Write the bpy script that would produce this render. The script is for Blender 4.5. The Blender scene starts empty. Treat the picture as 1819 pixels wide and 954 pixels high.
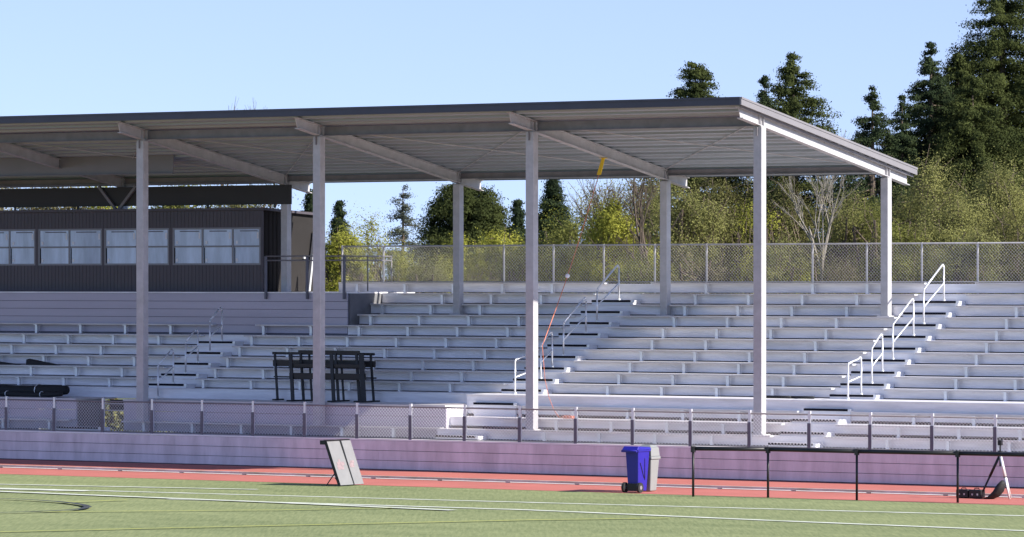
import bpy, bmesh, math, random
import numpy as np
from mathutils import Vector
random.seed(7)
sc = bpy.context.scene
COL = sc.collection

# ------------------------------------------------------------------ camera survey
FPX = 4700.0                       # focal length in photograph pixels
TH = math.atan(4700 / 7300)        # the camera looks at the stand obliquely
SN, CS = math.sin(TH), math.cos(TH)
EYE = 4.94                         # the photographer sits in the opposite stand
# X runs along the stand (to the right), Y away from the camera side, Z up; ground Z = 0

def on_ground(px, py, z=0.0):
    d = (EYE - z) * FPX / (py - 313); u = px - 549.5
    return (d * (-SN + u / FPX * CS), d * (CS + u / FPX * SN))

def px_x(px, y):       # X of a point seen at photo column px on a wall at distance y
    u = px - 549.5; d = y / (CS + u/FPX*SN); return d * (-SN + u/FPX*CS)

def at_depth(px, d):
    u = px - 549.5
    return (d * (-SN + u / FPX * CS), d * (CS + u / FPX * SN))

def height(py, d):
    return EYE - (py - 313) / FPX * d

# ------------------------------------------------------------------ materials
def mat(name, col, rough=0.6, metal=0.0, var=0.0, scale=3.0, bump=0.0, bscale=40.0, col2=None, spec=0.5, stretch=None, detail=4.0):
    m = bpy.data.materials.new(name); m.use_nodes = True
    nt = m.node_tree; n = nt.nodes; l = nt.links
    b = n['Principled BSDF']
    b.inputs['Roughness'].default_value = rough
    b.inputs['Metallic'].default_value = metal
    b.inputs['Specular IOR Level'].default_value = spec
    b.inputs['Base Color'].default_value = (*col, 1)
    tc = n.new('ShaderNodeTexCoord')
    src = tc.outputs['Object']
    if stretch:
        mp = n.new('ShaderNodeMapping'); mp.inputs['Scale'].default_value = stretch
        l.new(src, mp.inputs[0]); src = mp.outputs[0]
    if var > 0 or col2:
        tx = n.new('ShaderNodeTexNoise'); tx.inputs['Scale'].default_value = scale
        tx.inputs['Detail'].default_value = detail; tx.inputs['Roughness'].default_value = 0.6
        l.new(src, tx.inputs['Vector'])
        mx = n.new('ShaderNodeMix'); mx.data_type = 'RGBA'
        c2 = col2 or tuple(c * (1 - var) for c in col)
        c1 = col if col2 else tuple(min(1, c * (1 + var)) for c in col)
        mx.inputs[6].default_value = (*c2, 1); mx.inputs[7].default_value = (*c1, 1)
        rp = n.new('ShaderNodeMapRange'); rp.inputs[1].default_value = 0.3; rp.inputs[2].default_value = 0.7
        l.new(tx.outputs['Fac'], rp.inputs[0]); l.new(rp.outputs[0], mx.inputs[0])
        l.new(mx.outputs[2], b.inputs['Base Color'])
    if bump > 0:
        tb = n.new('ShaderNodeTexNoise'); tb.inputs['Scale'].default_value = bscale; tb.inputs['Detail'].default_value = 3
        l.new(src, tb.inputs['Vector'])
        bp = n.new('ShaderNodeBump'); bp.inputs['Strength'].default_value = bump; bp.inputs['Distance'].default_value = 0.02
        l.new(tb.outputs['Fac'], bp.inputs['Height']); l.new(bp.outputs[0], b.inputs['Normal'])
    return m

def leaf_mat(name, c1, c2, trans=0.3):
    m = bpy.data.materials.new(name); m.use_nodes = True
    nt = m.node_tree; n = nt.nodes; l = nt.links
    n.remove(n['Principled BSDF'])
    out = n['Material Output']
    g = n.new('ShaderNodeNewGeometry')
    mx = n.new('ShaderNodeMix'); mx.data_type = 'RGBA'
    mx.inputs[6].default_value = (*c1, 1); mx.inputs[7].default_value = (*c2, 1)
    tc = n.new('ShaderNodeTexCoord'); tx = n.new('ShaderNodeTexNoise'); tx.inputs['Scale'].default_value = 0.9; tx.inputs['Detail'].default_value = 3
    l.new(tc.outputs['Object'], tx.inputs['Vector'])
    ad = n.new('ShaderNodeMath'); ad.operation = 'MULTIPLY_ADD'
    l.new(g.outputs['Random Per Island'], ad.inputs[0]); ad.inputs[1].default_value = 0.34
    sb = n.new('ShaderNodeMath'); sb.operation = 'MULTIPLY_ADD'; sb.inputs[1].default_value = 1.7; sb.inputs[2].default_value = -0.52
    l.new(tx.outputs['Fac'], sb.inputs[0]); l.new(sb.outputs[0], ad.inputs[2])
    ad.use_clamp = True
    l.new(ad.outputs[0], mx.inputs[0])
    d = n.new('ShaderNodeBsdfDiffuse'); t = n.new('ShaderNodeBsdfTranslucent'); ms = n.new('ShaderNodeMixShader')
    ms.inputs[0].default_value = trans
    l.new(mx.outputs[2], d.inputs[0]); l.new(mx.outputs[2], t.inputs[0])
    l.new(d.outputs[0], ms.inputs[1]); l.new(t.outputs[0], ms.inputs[2]); l.new(ms.outputs[0], out.inputs[0])
    return m

M = {}
M['alu'] = mat('mill_aluminium', (0.765, 0.745, 0.765), 0.42, 0.15, 0.18, 1.6, 0.05, 25, stretch=(0.35, 1, 3))
M['alu_seat'] = mat('anodised_seat', (0.54, 0.51, 0.51), 0.40, 0.2, 0.16, 2.0, stretch=(0.3, 1, 1))
M['alu_step'] = mat('step_aluminium', (0.76, 0.76, 0.80), 0.45, 0.2, 0.06, 2.0)
M['wall'] = mat('lilac_wall_boards', (0.62, 0.56, 0.605), 0.42, 0.15, 0.20, 1.4, stretch=(1.6, 1, 0.4), detail=8)
M['galv'] = mat('galvanised_steel', (0.43, 0.42, 0.43), 0.45, 0.12, 0.12, 4.0, 0.03, 30)
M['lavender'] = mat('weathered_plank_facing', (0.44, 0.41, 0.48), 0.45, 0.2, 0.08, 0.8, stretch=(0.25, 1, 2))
M['galv_dark'] = mat('dull_galvanised_steel', (0.20, 0.19, 0.205), 0.6, 0.2, 0.15, 3.0)
M['deck'] = mat('roof_decking', (0.30, 0.34, 0.385), 0.55, 0.15, 0.08, 1.2, stretch=(0.2, 2, 1))
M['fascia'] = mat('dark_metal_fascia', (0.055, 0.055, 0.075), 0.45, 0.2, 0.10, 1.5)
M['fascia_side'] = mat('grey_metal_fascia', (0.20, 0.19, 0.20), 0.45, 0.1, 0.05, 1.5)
M['post_dark'] = mat('weathered_steel_and_post_shade', (0.13, 0.13, 0.16), 0.5, 0.4, 0.10, 6.0)
M['rail'] = mat('brushed_rail_tube', (0.74, 0.75, 0.77), 0.35, 0.5, 0.05, 8.0)
M['wire'] = mat('galvanised_wire', (0.78, 0.78, 0.79), 0.45, 0.2, 0.05, 8.0)
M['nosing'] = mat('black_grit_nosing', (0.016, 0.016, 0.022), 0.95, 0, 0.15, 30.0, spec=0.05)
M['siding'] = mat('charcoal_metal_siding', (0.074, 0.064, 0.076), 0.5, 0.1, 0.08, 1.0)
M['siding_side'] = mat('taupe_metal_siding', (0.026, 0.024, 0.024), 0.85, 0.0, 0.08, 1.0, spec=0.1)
M['screen'] = mat('dark_parapet_screen', (0.022, 0.021, 0.022), 0.6, 0, 0.1, 1.0)
M['frame'] = mat('window_frame_grey', (0.22, 0.22, 0.24), 0.45, 0.3)
M['pane_sky'] = mat('pane_sky_reflection', (0.46, 0.56, 0.70), 0.12, 0.0, 0.24, 1.1, spec=0.9, stretch=(2.2, 1, 0.5))  # pale bands paint the sky's reflection into the pane colour
M['sticker'] = mat('white_sticker', (0.75, 0.77, 0.8), 0.6)
M['concrete'] = mat('concrete', (0.15, 0.15, 0.16), 0.85, 0, 0.18, 2.2, 0.2, 30)
M['dark'] = mat('black_steel', (0.012, 0.012, 0.013), 0.45, 0.2, 0.1, 6.0)
M['blackcloth'] = mat('black_cover', (0.010, 0.010, 0.011), 0.75, 0, 0.2, 6.0, 0.4, 12)
M['track'] = mat('red_track', (0.42, 0.125, 0.100), 0.9, 0, 0.10, 0.6, 0.25, 60)
def turf_mat():
    m = bpy.data.materials.new('turf'); m.use_nodes = True; nt = m.node_tree; n = nt.nodes; l = nt.links
    b = n['Principled BSDF']; b.inputs['Roughness'].default_value = 0.95; b.inputs['Specular IOR Level'].default_value = 0.1
    tc = n.new('ShaderNodeTexCoord')
    def layer(rot, sc_, scale, detail):      # brushed nap: rotate, then stretch along the brushing direction
        a = n.new('ShaderNodeMapping'); a.inputs['Rotation'].default_value = (0, 0, rot); l.new(tc.outputs['Object'], a.inputs[0])
        c = n.new('ShaderNodeMapping'); c.inputs['Scale'].default_value = sc_; l.new(a.outputs[0], c.inputs[0])
        t = n.new('ShaderNodeTexNoise'); t.inputs['Scale'].default_value = scale; t.inputs['Detail'].default_value = detail; t.inputs['Roughness'].default_value = 0.7
        l.new(c.outputs[0], t.inputs['Vector']); return t
    g = layer(-TH, (1, 0.06, 1), 15.0, 5); h = layer(0.0, (0.25, 1, 1), 0.5, 4)
    ad = n.new('ShaderNodeMath'); ad.operation = 'MULTIPLY_ADD'; ad.inputs[1].default_value = 0.6
    l.new(h.outputs['Fac'], ad.inputs[0]); l.new(g.outputs['Fac'], ad.inputs[2])
    rp = n.new('ShaderNodeMapRange'); rp.inputs[1].default_value = 0.48; rp.inputs[2].default_value = 1.12; l.new(ad.outputs[0], rp.inputs[0])
    mx = n.new('ShaderNodeMix'); mx.data_type = 'RGBA'; mx.inputs[6].default_value = (0.112, 0.142, 0.064, 1); mx.inputs[7].default_value = (0.285, 0.310, 0.150, 1)
    l.new(rp.outputs[0], mx.inputs[0]); l.new(mx.outputs[2], b.inputs['Base Color'])
    return m
M['turf'] = turf_mat()
M['ground'] = mat('earth_and_grass', (0.07, 0.08, 0.035), 0.95, 0, 0.2, 0.3)
M['white'] = mat('white_line_paint', (0.74, 0.75, 0.70), 0.8, 0, 0, 4.0, col2=(0.30, 0.35, 0.22), detail=8, stretch=(0.4,2,1))
M['lane'] = mat('white_lane_paint', (0.75, 0.73, 0.72), 0.8, 0, 0.1, 3.0)
M['yellow'] = mat('yellow_line_paint', (0.44, 0.44, 0.07), 0.8, 0, 0, 3.0, col2=(0.24, 0.27, 0.08), detail=8, stretch=(0.4,2,1))
M['blackline'] = mat('black_line_paint', (0.035, 0.04, 0.045), 0.8, 0, 0.25, 5.0)
M['blue'] = mat('blue_plastic', (0.017, 0.013, 0.26), 0.4, 0, 0.05, 3.0)
M['greyplastic'] = mat('grey_plastic', (0.215, 0.225, 0.225), 0.5, 0, 0.05, 3.0)
M['rubber'] = mat('black_rubber', (0.015, 0.015, 0.015), 0.7)
M['panel'] = mat('grey_panel_board', (0.185, 0.185, 0.19), 0.5, 0, 0.06, 4.0)
M['pink'] = mat('faded_pink_print', (0.235, 0.175, 0.185), 0.55, 0, 0.25, 12.0)
M['orange'] = mat('orange_cord', (0.60, 0.20, 0.12), 0.7)
M['strap'] = mat('yellow_strap', (0.75, 0.50, 0.02), 0.6)
M['bark'] = mat('brown_bark', (0.10, 0.075, 0.055), 0.9, 0, 0.25, 6.0, 0.4, 20)
M['palebark'] = mat('pale_bark', (0.27, 0.24, 0.20), 0.85, 0, 0.25, 5.0)
M['clear'] = mat('white_tripod_tube', (0.7, 0.7, 0.7), 0.35, 0.3)
M['seq'] = leaf_mat('sequoia_needles', (0.024, 0.033, 0.014), (0.092, 0.108, 0.036), 0.28)
M['fir'] = leaf_mat('fir_needles', (0.016, 0.026, 0.016), (0.062, 0.082, 0.036), 0.25)
M['greyfir'] = leaf_mat('grey_pine_needles', (0.05, 0.06, 0.045), (0.14, 0.155, 0.115), 0.2)
M['leaf_y'] = leaf_mat('yellow_green_leaves', (0.13, 0.14, 0.025), (0.44, 0.44, 0.085), 0.42)
M['leaf_g'] = leaf_mat('olive_leaves', (0.07, 0.078, 0.024), (0.28, 0.29, 0.085), 0.4)
M['leaf_o'] = leaf_mat('spring_olive_leaves', (0.085, 0.088, 0.034), (0.36, 0.36, 0.13), 0.4)
M['leaf_d'] = leaf_mat('dark_leaves', (0.045, 0.047, 0.018), (0.19, 0.185, 0.07), 0.35)
M['leaf_b'] = leaf_mat('brown_budding_twigs', (0.085, 0.075, 0.04), (0.31, 0.28, 0.14), 0.3)

# ------------------------------------------------------------------ mesh helpers
class MB:
    def __init__(s): s.v = []; s.f = []
    def add(s, vs, fs):
        o = len(s.v); s.v += [tuple(p) for p in vs]; s.f += [tuple(i + o for i in f) for f in fs]; return s
    def box(s, x0, x1, y0, y1, z0, z1):
        return s.add([(x0,y0,z0),(x1,y0,z0),(x1,y1,z0),(x0,y1,z0),(x0,y0,z1),(x1,y0,z1),(x1,y1,z1),(x0,y1,z1)],
                     [(0,3,2,1),(4,5,6,7),(0,1,5,4),(1,2,6,5),(2,3,7,6),(3,0,4,7)])
    def hexa(s, lo, hi):   # two quads, both counter-clockwise from above
        return s.add(list(lo) + list(hi), [(0,3,2,1),(4,5,6,7),(0,1,5,4),(1,2,6,5),(2,3,7,6),(3,0,4,7)])
    def tube(s, p, q, r, n=8, r2=None, cap=True):
        p = Vector(p); q = Vector(q); d = (q - p)
        if d.length < 1e-6: return s
        d.normalize(); a = d.orthogonal().normalized(); b = d.cross(a); r2 = r if r2 is None else r2
        vs = [p + (a*math.cos(2*math.pi*i/n) + b*math.sin(2*math.pi*i/n))*r for i in range(n)]
        vs += [q + (a*math.cos(2*math.pi*i/n) + b*math.sin(2*math.pi*i/n))*r2 for i in range(n)]
        fs = [(i, (i+1) % n, n + (i+1) % n, n + i) for i in range(n)]
        if cap: fs += [tuple(reversed(range(n))), tuple(range(n, 2*n))]
        return s.add(vs, fs)
    def path(s, pts, r, n=8):
        for a, b in zip(pts[:-1], pts[1:]): s.tube(a, b, r, n)
        for p in pts[1:-1]: s.ball(p, r, 6)
        return s
    def ball(s, c, r, n=8, sz=1.0):
        vs = []; fs = []
        for i in range(n + 1):
            a = math.pi * i / n
            for j in range(n):
                b = 2 * math.pi * j / n
                vs.append((c[0] + r*math.sin(a)*math.cos(b), c[1] + r*math.sin(a)*math.sin(b), c[2] + r*math.cos(a)*sz))
        for i in range(n):
            for j in range(n):
                fs.append((i*n + j, (i+1)*n + j, (i+1)*n + (j+1) % n, i*n + (j+1) % n))
        return s.add(vs, fs)
    def bar(s, p, q, w, h):   # rectangular bar between two points; h measured in the up-most direction
        p = Vector(p); q = Vector(q); d = (q - p).normalized()
        up = Vector((0,0,1)) if abs(d.z) < 0.9 else Vector((0,1,0))
        a = d.cross(up).normalized() * (w/2); b = a.cross(d).normalized() * (h/2)
        return s.add([p-a-b, p+a-b, p+a+b, p-a+b, q-a-b, q+a-b, q+a+b, q-a+b],
                     [(0,1,2,3),(7,6,5,4),(1,0,4,5),(2,1,5,6),(3,2,6,7),(0,3,7,4)])

def wloc(o):
    v = Vector((0,0,0))
    while o is not None: v += o.location; o = o.parent
    return v

def mesh_obj(name, mb, m, parent=None, smooth=False, bevel=0.0, local=False):
    me = bpy.data.meshes.new(name)
    off = Vector((0,0,0)) if (local or parent is None) else wloc(parent)
    me.from_pydata([(v[0]-off.x, v[1]-off.y, v[2]-off.z) for v in mb.v], [], mb.f)
    me.materials.append(M[m] if isinstance(m, str) else m)
    bm = bmesh.new(); bm.from_mesh(me)
    if bevel > 0:
        bmesh.ops.bevel(bm, geom=list(bm.edges), offset=bevel, segments=2, affect='EDGES', profile=0.5)
    bmesh.ops.recalc_face_normals(bm, faces=list(bm.faces)); bm.to_mesh(me); bm.free()
    if smooth:
        for p in me.polygons: p.use_smooth = True
    o = bpy.data.objects.new(name, me); COL.objects.link(o); o.parent = parent
    return o

def tag(o, label, cat, group=None):
    o['label'] = label; o['category'] = cat
    if group: o['group'] = group
    return o

def thing(name, loc, label, cat, group=None):
    o = bpy.data.objects.new(name, None); COL.objects.link(o); o.location = loc; o.empty_display_size = 0.2
    return tag(o, label, cat, group)

def structure(name, mb, m):
    o = mesh_obj(name, mb, m); o['kind'] = 'structure'; return o

def dup_part(src, parent, loc):
    c = src.copy(); COL.objects.link(c); c.parent = parent; c.location = loc
    for ch in list(src.children):
        d = ch.copy(); COL.objects.link(d); d.parent = c
    return c

def dup_thing(src, loc, label):
    c = src.copy(); COL.objects.link(c); c.location = loc; c['label'] = label
    for ch in list(src.children):
        d = ch.copy(); COL.objects.link(d); d.parent = c
        for g in list(ch.children):
            e = g.copy(); COL.objects.link(e); e.parent = d
    return c

# ------------------------------------------------------------------ ground, track, turf
XL, XR_END = -91.0, -41.0          # extent of the grandstand along X
mb = MB(); mb.add([(-900,-400,-0.012),(700,-400,-0.012),(700,1500,-0.012),(-900,1500,-0.012)], [(0,1,2,3)]); structure('ground', mb, 'ground')
mb = MB(); mb.add([(-260,-60,0.0),(160,-60,0.0),(160,86.95,0.0),(-260,86.95,0.0)], [(0,1,2,3)]); structure('grass_field', mb, 'turf')
mb = MB(); mb.add([(-260,86.95,0.004),(160,86.95,0.004),(160,94.3,0.004),(-260,94.3,0.004)], [(0,1,2,3)]); structure('running_track', mb, 'track')

def strip(name, pts, w, m, z=0.008):
    mb = MB(); P = [Vector((p[0], p[1], z)) for p in pts]; L = []
    for i, p in enumerate(P):
        t = (P[min(i+1, len(P)-1)] - P[max(i-1, 0)]).normalized(); nrm = Vector((-t.y, t.x, 0))
        ww = w[i] if isinstance(w, (list, tuple)) else w
        L.append((p - nrm*ww/2, p + nrm*ww/2))
    for (a, b), (c, d) in zip(L[:-1], L[1:]): mb.add([a, c, d, b], [(0,1,2,3)])
    return structure(name, mb, m)

G = on_ground
strip('field_line', [G(-140,532.2), G(1300,571.3)], 0.24, 'white')
strip('field_line', [G(-140,529.2), G(275,537.6)], 0.25, 'white', 0.012)
strip('field_line', [G(-140,533.8), G(92,539.4)], 0.40, 'white', 0.016)
strip('field_line', [G(-140,534.5), G(300,552.2), G(486,560.4)], 0.32, 'white', 0.020)
strip('field_line', [G(180,548.0), G(412,554.9), G(570,559.8), G(840,571.6), G(1300,590.2)], 0.28, 'white', 0.012)
strip('yellow_field_line', [G(-140,587.6), G(0,583.9), G(300,577.0), G(570,571.0), G(720,569.0)], 0.15, 'yellow', 0.024)
strip('yellow_field_line', [G(30,562.6), G(300,560.4), G(420,558.2)], 0.12, 'yellow', 0.028)
strip('yellow_field_line', [G(60,552.3), G(135,549.7)], 0.14, 'yellow', 0.032)
arc = [(-60,547.4),(-20,548.0),(12,548.9),(40,550.4),(62,552.0),(78,553.8),(88,555.5),(92.5,557.4),(88,559.2),(76,560.6),(55,561.9),(25,563.0),(-10,563.9),(-60,564.4)]
strip('black_field_arc', [G(*p) for p in arc], [0.13,0.13,0.14,0.16,0.18,0.18,0.17,0.17,0.17,0.17,0.16,0.15,0.13,0.13], 'blackline', 0.036)

mb = MB(); mb.add([(-200,89.96,0.010),(100,89.96,0.010),(100,90.20,0.010),(-200,90.20,0.010)], [(0,1,2,3)]); structure('lane_line', mb, 'lane')
mb = MB(); mb.box(-140, 40, 89.78, 89.85, 0.03, 0.085)
for i in range(90): mb.box(-140 + 2*i, -139.9 + 2*i, 89.79, 89.84, 0.004, 0.03)
tag(mesh_obj('track_curb', mb, 'white'), 'low white raised kerb rail running along the red track', 'kerb')

# ------------------------------------------------------------------ grandstand
AISLES = {'left': (-75.05, -73.75), 'middle': (-63.22, -61.90), 'right': (-53.27, -51.95)}
R, D = 0.2985, 0.5725
def Yk(k): return 97.55 + D * (k - 4)
def Sk(k): return 2.22 + R * (k - 4)          # seat height of the rows above the walkway
def Tk(k): return 1.95 if k == 4 else Sk(k - 1)
WALL_Y, WALL_Z = 94.12, 0.775
PLAT_X = -63.5                                  # raised platform ends here
LAND_X = -70.55                                 # press box landing ends here
stand = thing('grandstand', (-66, 94.1, 0), 'long stepped aluminium grandstand with lilac front wall behind the red track', 'grandstand')

mb = MB()
for i in range(3):
    h = WALL_Z / 3
    x = XL - 1.2*i
    while x < XR_END:      # boards butted end to end
        mb.box(max(XL, x), min(XR_END, x + 5.487), WALL_Y, WALL_Y + 0.04, i*h + (0.006 if i else 0.03), (i+1)*h - 0.006); x += 5.49
mesh_obj('front_wall', mb, 'wall', stand)
mb = MB(); mb.box(XL, XR_END, WALL_Y + 0.06, WALL_Y + 0.10, 0.0, WALL_Z - 0.05); mesh_obj('wall_backing', mb, 'post_dark', stand)
mb = MB(); mb.box(XL, XR_END, WALL_Y + 0.002, 95.0, WALL_Z, WALL_Z + 0.04); mesh_obj('tread', mb, 'alu', stand)
# platform on the left
def plat(x0, x1):
    mb = MB()
    for i in range(3):
        z0 = 0.82 + i * 0.275
        mb.box(x0, x1, 95.42, 95.46, z0 + 0.008, z0 + 0.270)
    mesh_obj('platform_wall', mb, 'lavender', stand)
    mb = MB(); mb.box(x0, x1, 95.38, 97.20, 1.645, 1.685); mesh_obj('platform_floor', mb, 'alu_seat', stand)
GX0, GX1 = px_x(80, 95.42), px_x(131, 95.42)
plat(XL, GX0); plat(GX1, PLAT_X)
mesh_obj('under_stand_shade_board', MB().box(GX0 + 0.02, GX1 - 0.02, 96.9, 96.95, 1.34, 1.62), 'nosing', stand)  # black board added as the shade of the open void under the stand
for z in (1.31, 1.50):
    mesh_obj('open_riser_bar', MB().box(GX0 + 0.02, GX1 - 0.02, 96.66, 96.69, z, z + 0.035), 'alu_seat', stand)
mb = MB(); mb.box(PLAT_X - 0.035, PLAT_X + 0.004, 95.47, 97.18, 0.83, 1.64); mesh_obj('platform_end', mb, 'alu_step', stand)
mb = MB(); mb.box(GX0 - 0.04, GX0 - 0.002, 95.47, 96.62, 0.83, 1.64); mesh_obj('platform_end', mb, 'concrete', stand)
mb = MB(); mb.box(XL, PLAT_X, 97.20, 97.24, 1.66, 1.925); mesh_obj('riser', mb, 'alu', stand)
mb = MB(); mb.box(XL, PLAT_X, 97.18, 98.12, 1.925, 1.955); mesh_obj('tread', mb, 'alu', stand)
# front block on the right (two treads and the cross walkway)
for (y, z0, z1) in ((95.0, 0.815, 1.06), (95.6, 1.125, 1.36), (96.4, 1.425, 1.93)):
    mb = MB(); mb.box(PLAT_X + 0.01, XR_END, y, y + 0.03, z0 + 0.03, z1); mesh_obj('riser', mb, 'alu', stand)
for (y0, y1, z) in ((95.0, 95.6, 1.085), (95.6, 96.4, 1.385), (96.38, 98.12, 1.955)):
    mb = MB(); mb.box(PLAT_X + 0.01, XR_END, y0 - 0.02, y1, z - 0.025, z); mesh_obj('tread', mb, 'alu', stand)
# stepped rows above the walkway
for k in range(5, 15):
    x0 = XL if k <= 9 else (LAND_X + 0.02)
    if k == 14: x0 = LAND_X - 1.9
    y = Yk(k); z0 = Tk(k - 1) if k > 4 else 1.95; z1 = Tk(k)
    mb = MB(); mb.box(x0, XR_END, y, y + 0.03, z0 + 0.026, z1 - 0.03); mesh_obj('riser', mb, 'alu', stand)
    if k <= 13:
        mb = MB(); mb.box(x0, XR_END, y - 0.02, y + D - 0.01, z1 - 0.028, z1); mesh_obj('tread', mb, 'alu', stand)
# wall and floor of the press box landing
mb = MB(); z = Tk(9) + 0.05; n = 5; hh = (4.60 - z) / n
for i in range(n): mb.box(XL, LAND_X, Yk(10), Yk(10) + 0.04, z + i*hh + 0.006, z + (i+1)*hh - 0.006)
mesh_obj('landing_wall', mb, 'lavender', stand)
mb = MB(); mb.box(XL, LAND_X, Yk(10) + 0.05, Yk(10) + 0.09, Tk(9), 4.55); mesh_obj('wall_backing', mb, 'post_dark', stand)
mb = MB(); mb.box(XL, LAND_X, Yk(10) - 0.02, 104.4, 4.602, 4.64); mesh_obj('landing_floor', mb, 'alu', stand)
mb = MB(); mb.box(LAND_X - 0.10, LAND_X + 0.012, Yk(10) + 0.10, 103.45, 3.2, 4.598); mesh_obj('landing_side_wall', mb, 'concrete', stand)
mb = MB(); mb.box(XL, -84.5, 104.45, 104.55, 0, 4.6); mb.box(-79.2, XR_END, 104.45, 104.55, 0, 4.6); mb.box(-84.5, -79.2, 104.45, 104.55, 1.5, 4.6)
mb.box(XL, XR_END, 103.0, 104.45, 4.56, 4.598); mesh_obj('light_blocking_back', mb, 'galv_dark', stand)  # unseen back added to keep daylight out of the riser gaps
mb = MB()
mb.add([(XR_END,94.2,0),(XR_END,104.4,0),(XR_END,104.4,4.55),(XR_END,103.2,4.55),(XR_END,97.6,1.95),(XR_END,96.4,1.9),(XR_END,95.0,0.8),(XR_END,94.2,0.75)], [(0,1,2,3,4,5,6,7)])
mesh_obj('end_wall', mb, 'galv_dark', stand)

# ------------------------------------------------------------------ benches
def make_bench(x0, x1, y, z, label, drop, zt=None, step=1.66, ph=-61.75, cut=None):
    g = 'long silver bleacher benches in rows'
    b = thing('bleacher_bench', ((x0+x1)/2, y, z - drop), label, 'bench', g)
    mb = MB(); mb.box(x0, x1, y, y + 0.09, z - 0.038, z); mb.box(x0, x1, y + 0.097, y + 0.187, z - 0.038, z)
    seat = mesh_obj('seat', mb, 'alu_seat', b)
    for (xa, xb) in ((x0 - 0.012, x0 - 0.001), (x1 + 0.001, x1 + 0.012)):
        mesh_obj('end_cap', MB().box(xa, xb, y - 0.004, y + 0.191, z - 0.042, z + 0.004), 'rail', seat)
    i = math.ceil((x0 + 0.15 - ph) / step); x = ph + i * step; first = None
    while x < x1 - 0.1:
        lx = x - b.location.x
        if first is None:
            mb = MB(); mb.box(-0.04, 0.04, 0.05, 0.075, 0.014, drop - 0.056); mb.box(-0.04, 0.04, 0.04, 0.18, 0.002, 0.013); mb.box(-0.055, 0.055, 0.004, 0.18, drop - 0.055, drop - 0.04); mb.box(-0.006, 0.006, 0.08, 0.16, 0.014, drop - 0.057)
            first = mesh_obj('bracket', mb, 'rail', b, local=True); first.location = (lx, 0, 0)
        else: dup_part(first, b, (lx, 0, 0))
        x += step
    return b

ORD = ['first','second','third','fourth','fifth','sixth','seventh','eighth','ninth','top']
SECT = {'left': (XL, -75.15, 'left of the left aisle stairs'), 'lm': (-73.6, -63.32, 'between left and middle aisle stairs'),
        'mr': (-61.8, -53.37, 'between middle and right aisle stairs'), 'right': (-51.85, XR_END - 0.1, 'right of the right aisle stairs')}
for key, (x0, x1, txt) in SECT.items():
    for k in range(4, 14):
        if key == 'left' and k > 9: continue
        a0 = x0
        if key == 'lm' and k >= 10: a0 = {10: -70.45, 11: -70.4, 12: -69.85, 13: -72.3}[k]
        y = Yk(k) + 0.37; z = Sk(k); drop = z - Tk(k) - 0.001
        lab = 'silver bench, %s row above the walkway, %s' % (ORD[k-4], txt)
        if k == 13: lab = 'silver bench, top row under the wire fence, %s' % txt
        cuts = [c for c in (-67.43, -60.68, -53.91) if k == 11 and a0 < c < x1]
        if cuts:
            e = [a0] + [v for c in cuts for v in (c - 0.16, c + 0.16)] + [x1]
            segs = [(e[i], e[i+1]) for i in range(0, len(e), 2) if e[i+1] - e[i] > 0.7]
            for i, (p, q) in enumerate(segs):
                side = 'left of' if q < cuts[0] else 'right of'
                l2 = 'silver bench %s the rear roof post, eighth row, %s' % (side, txt)
                make_bench(p, q, y, z, l2, drop)
        else:
            make_bench(a0, x1, y, z, lab, drop)
FR = ['lowest bench by the front fence', 'second bench up from the front fence', 'third bench up from the front fence']
for i, (y, z, t) in enumerate(((94.79, 1.10, 0.815), (95.38, 1.385, 1.086), (96.19, 1.68, 1.386))):
    make_bench(-61.85, -53.40, y, z, 'silver %s, between middle and right aisle stairs' % FR[i], z - t)
    make_bench(-51.85, XR_END - 0.1, y, z, 'silver %s, right of the right aisle stairs' % FR[i], z - t)
make_bench(XL, GX0 - 0.1, 95.20, 1.10, 'silver bench along the lilac platform wall, left of the stair gap', 0.285)
make_bench(GX1 + 0.1, -63.55, 95.20, 1.10, 'silver bench along the lilac platform wall, right of the stair gap', 0.285)

# ------------------------------------------------------------------ aisle stairs and handrails
def step_yz(n):
    if n <= 2: return ((94.5, 0.93), (95.09, 1.19), (95.69, 1.49))[n]
    if n == 3: return (96.32, 1.74)
    return (97.68 + D*(n-4), Tk(n) + 0.115)
stairs = {}
for nm, (x0, x1) in AISLES.items():
    lo, hi = {'left': (4, 8), 'middle': (0, 12), 'right': (0, 12)}[nm]
    st = thing('aisle_stairs', ((x0+x1)/2, 95, 0.8), 'flight of silver aisle steps with black nosings, %s of the three flights' % {'left':'leftmost','middle':'middle one','right':'rightmost'}[nm], 'stairs', 'aisle stairs of the grandstand')
    for n in {'left': [0, 4, 5, 6, 7, 8], 'middle': [0] + list(range(3, 13)), 'right': list(range(13))}[nm]:
        y, z = step_yz(n)
        if nm == 'left': x0, x1 = (AISLES[nm] if n else (GX0 + 0.05, GX1 - 0.1))
        zb = {0: 0.816, 1: 1.086, 2: 1.386}.get(n, Tk(n) if n > 3 else 1.386)
        dep = 0.07 if n == 3 else (D - 0.14)
        mb = MB(); mb.box(x0, x1, y, y + dep, zb + 0.001, z - 0.032); mb.box(x0, x1, y - 0.012, y + dep, z - 0.03, z)
        s = mesh_obj('step', mb, 'alu_step', st)
        mb = MB(); mb.box(x0 + 0.01, x1 - 0.06, y - 0.03, y + 0.045, z - 0.050, z + 0.006); mesh_obj('nosing', mb, 'nosing', s)
        mb = MB(); mb.box(x1 - 0.055, x1 + 0.03, y - 0.024, y + 0.05, z - 0.058, z + 0.006); mesh_obj('end_bracket', mb, 'rail', s)

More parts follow.
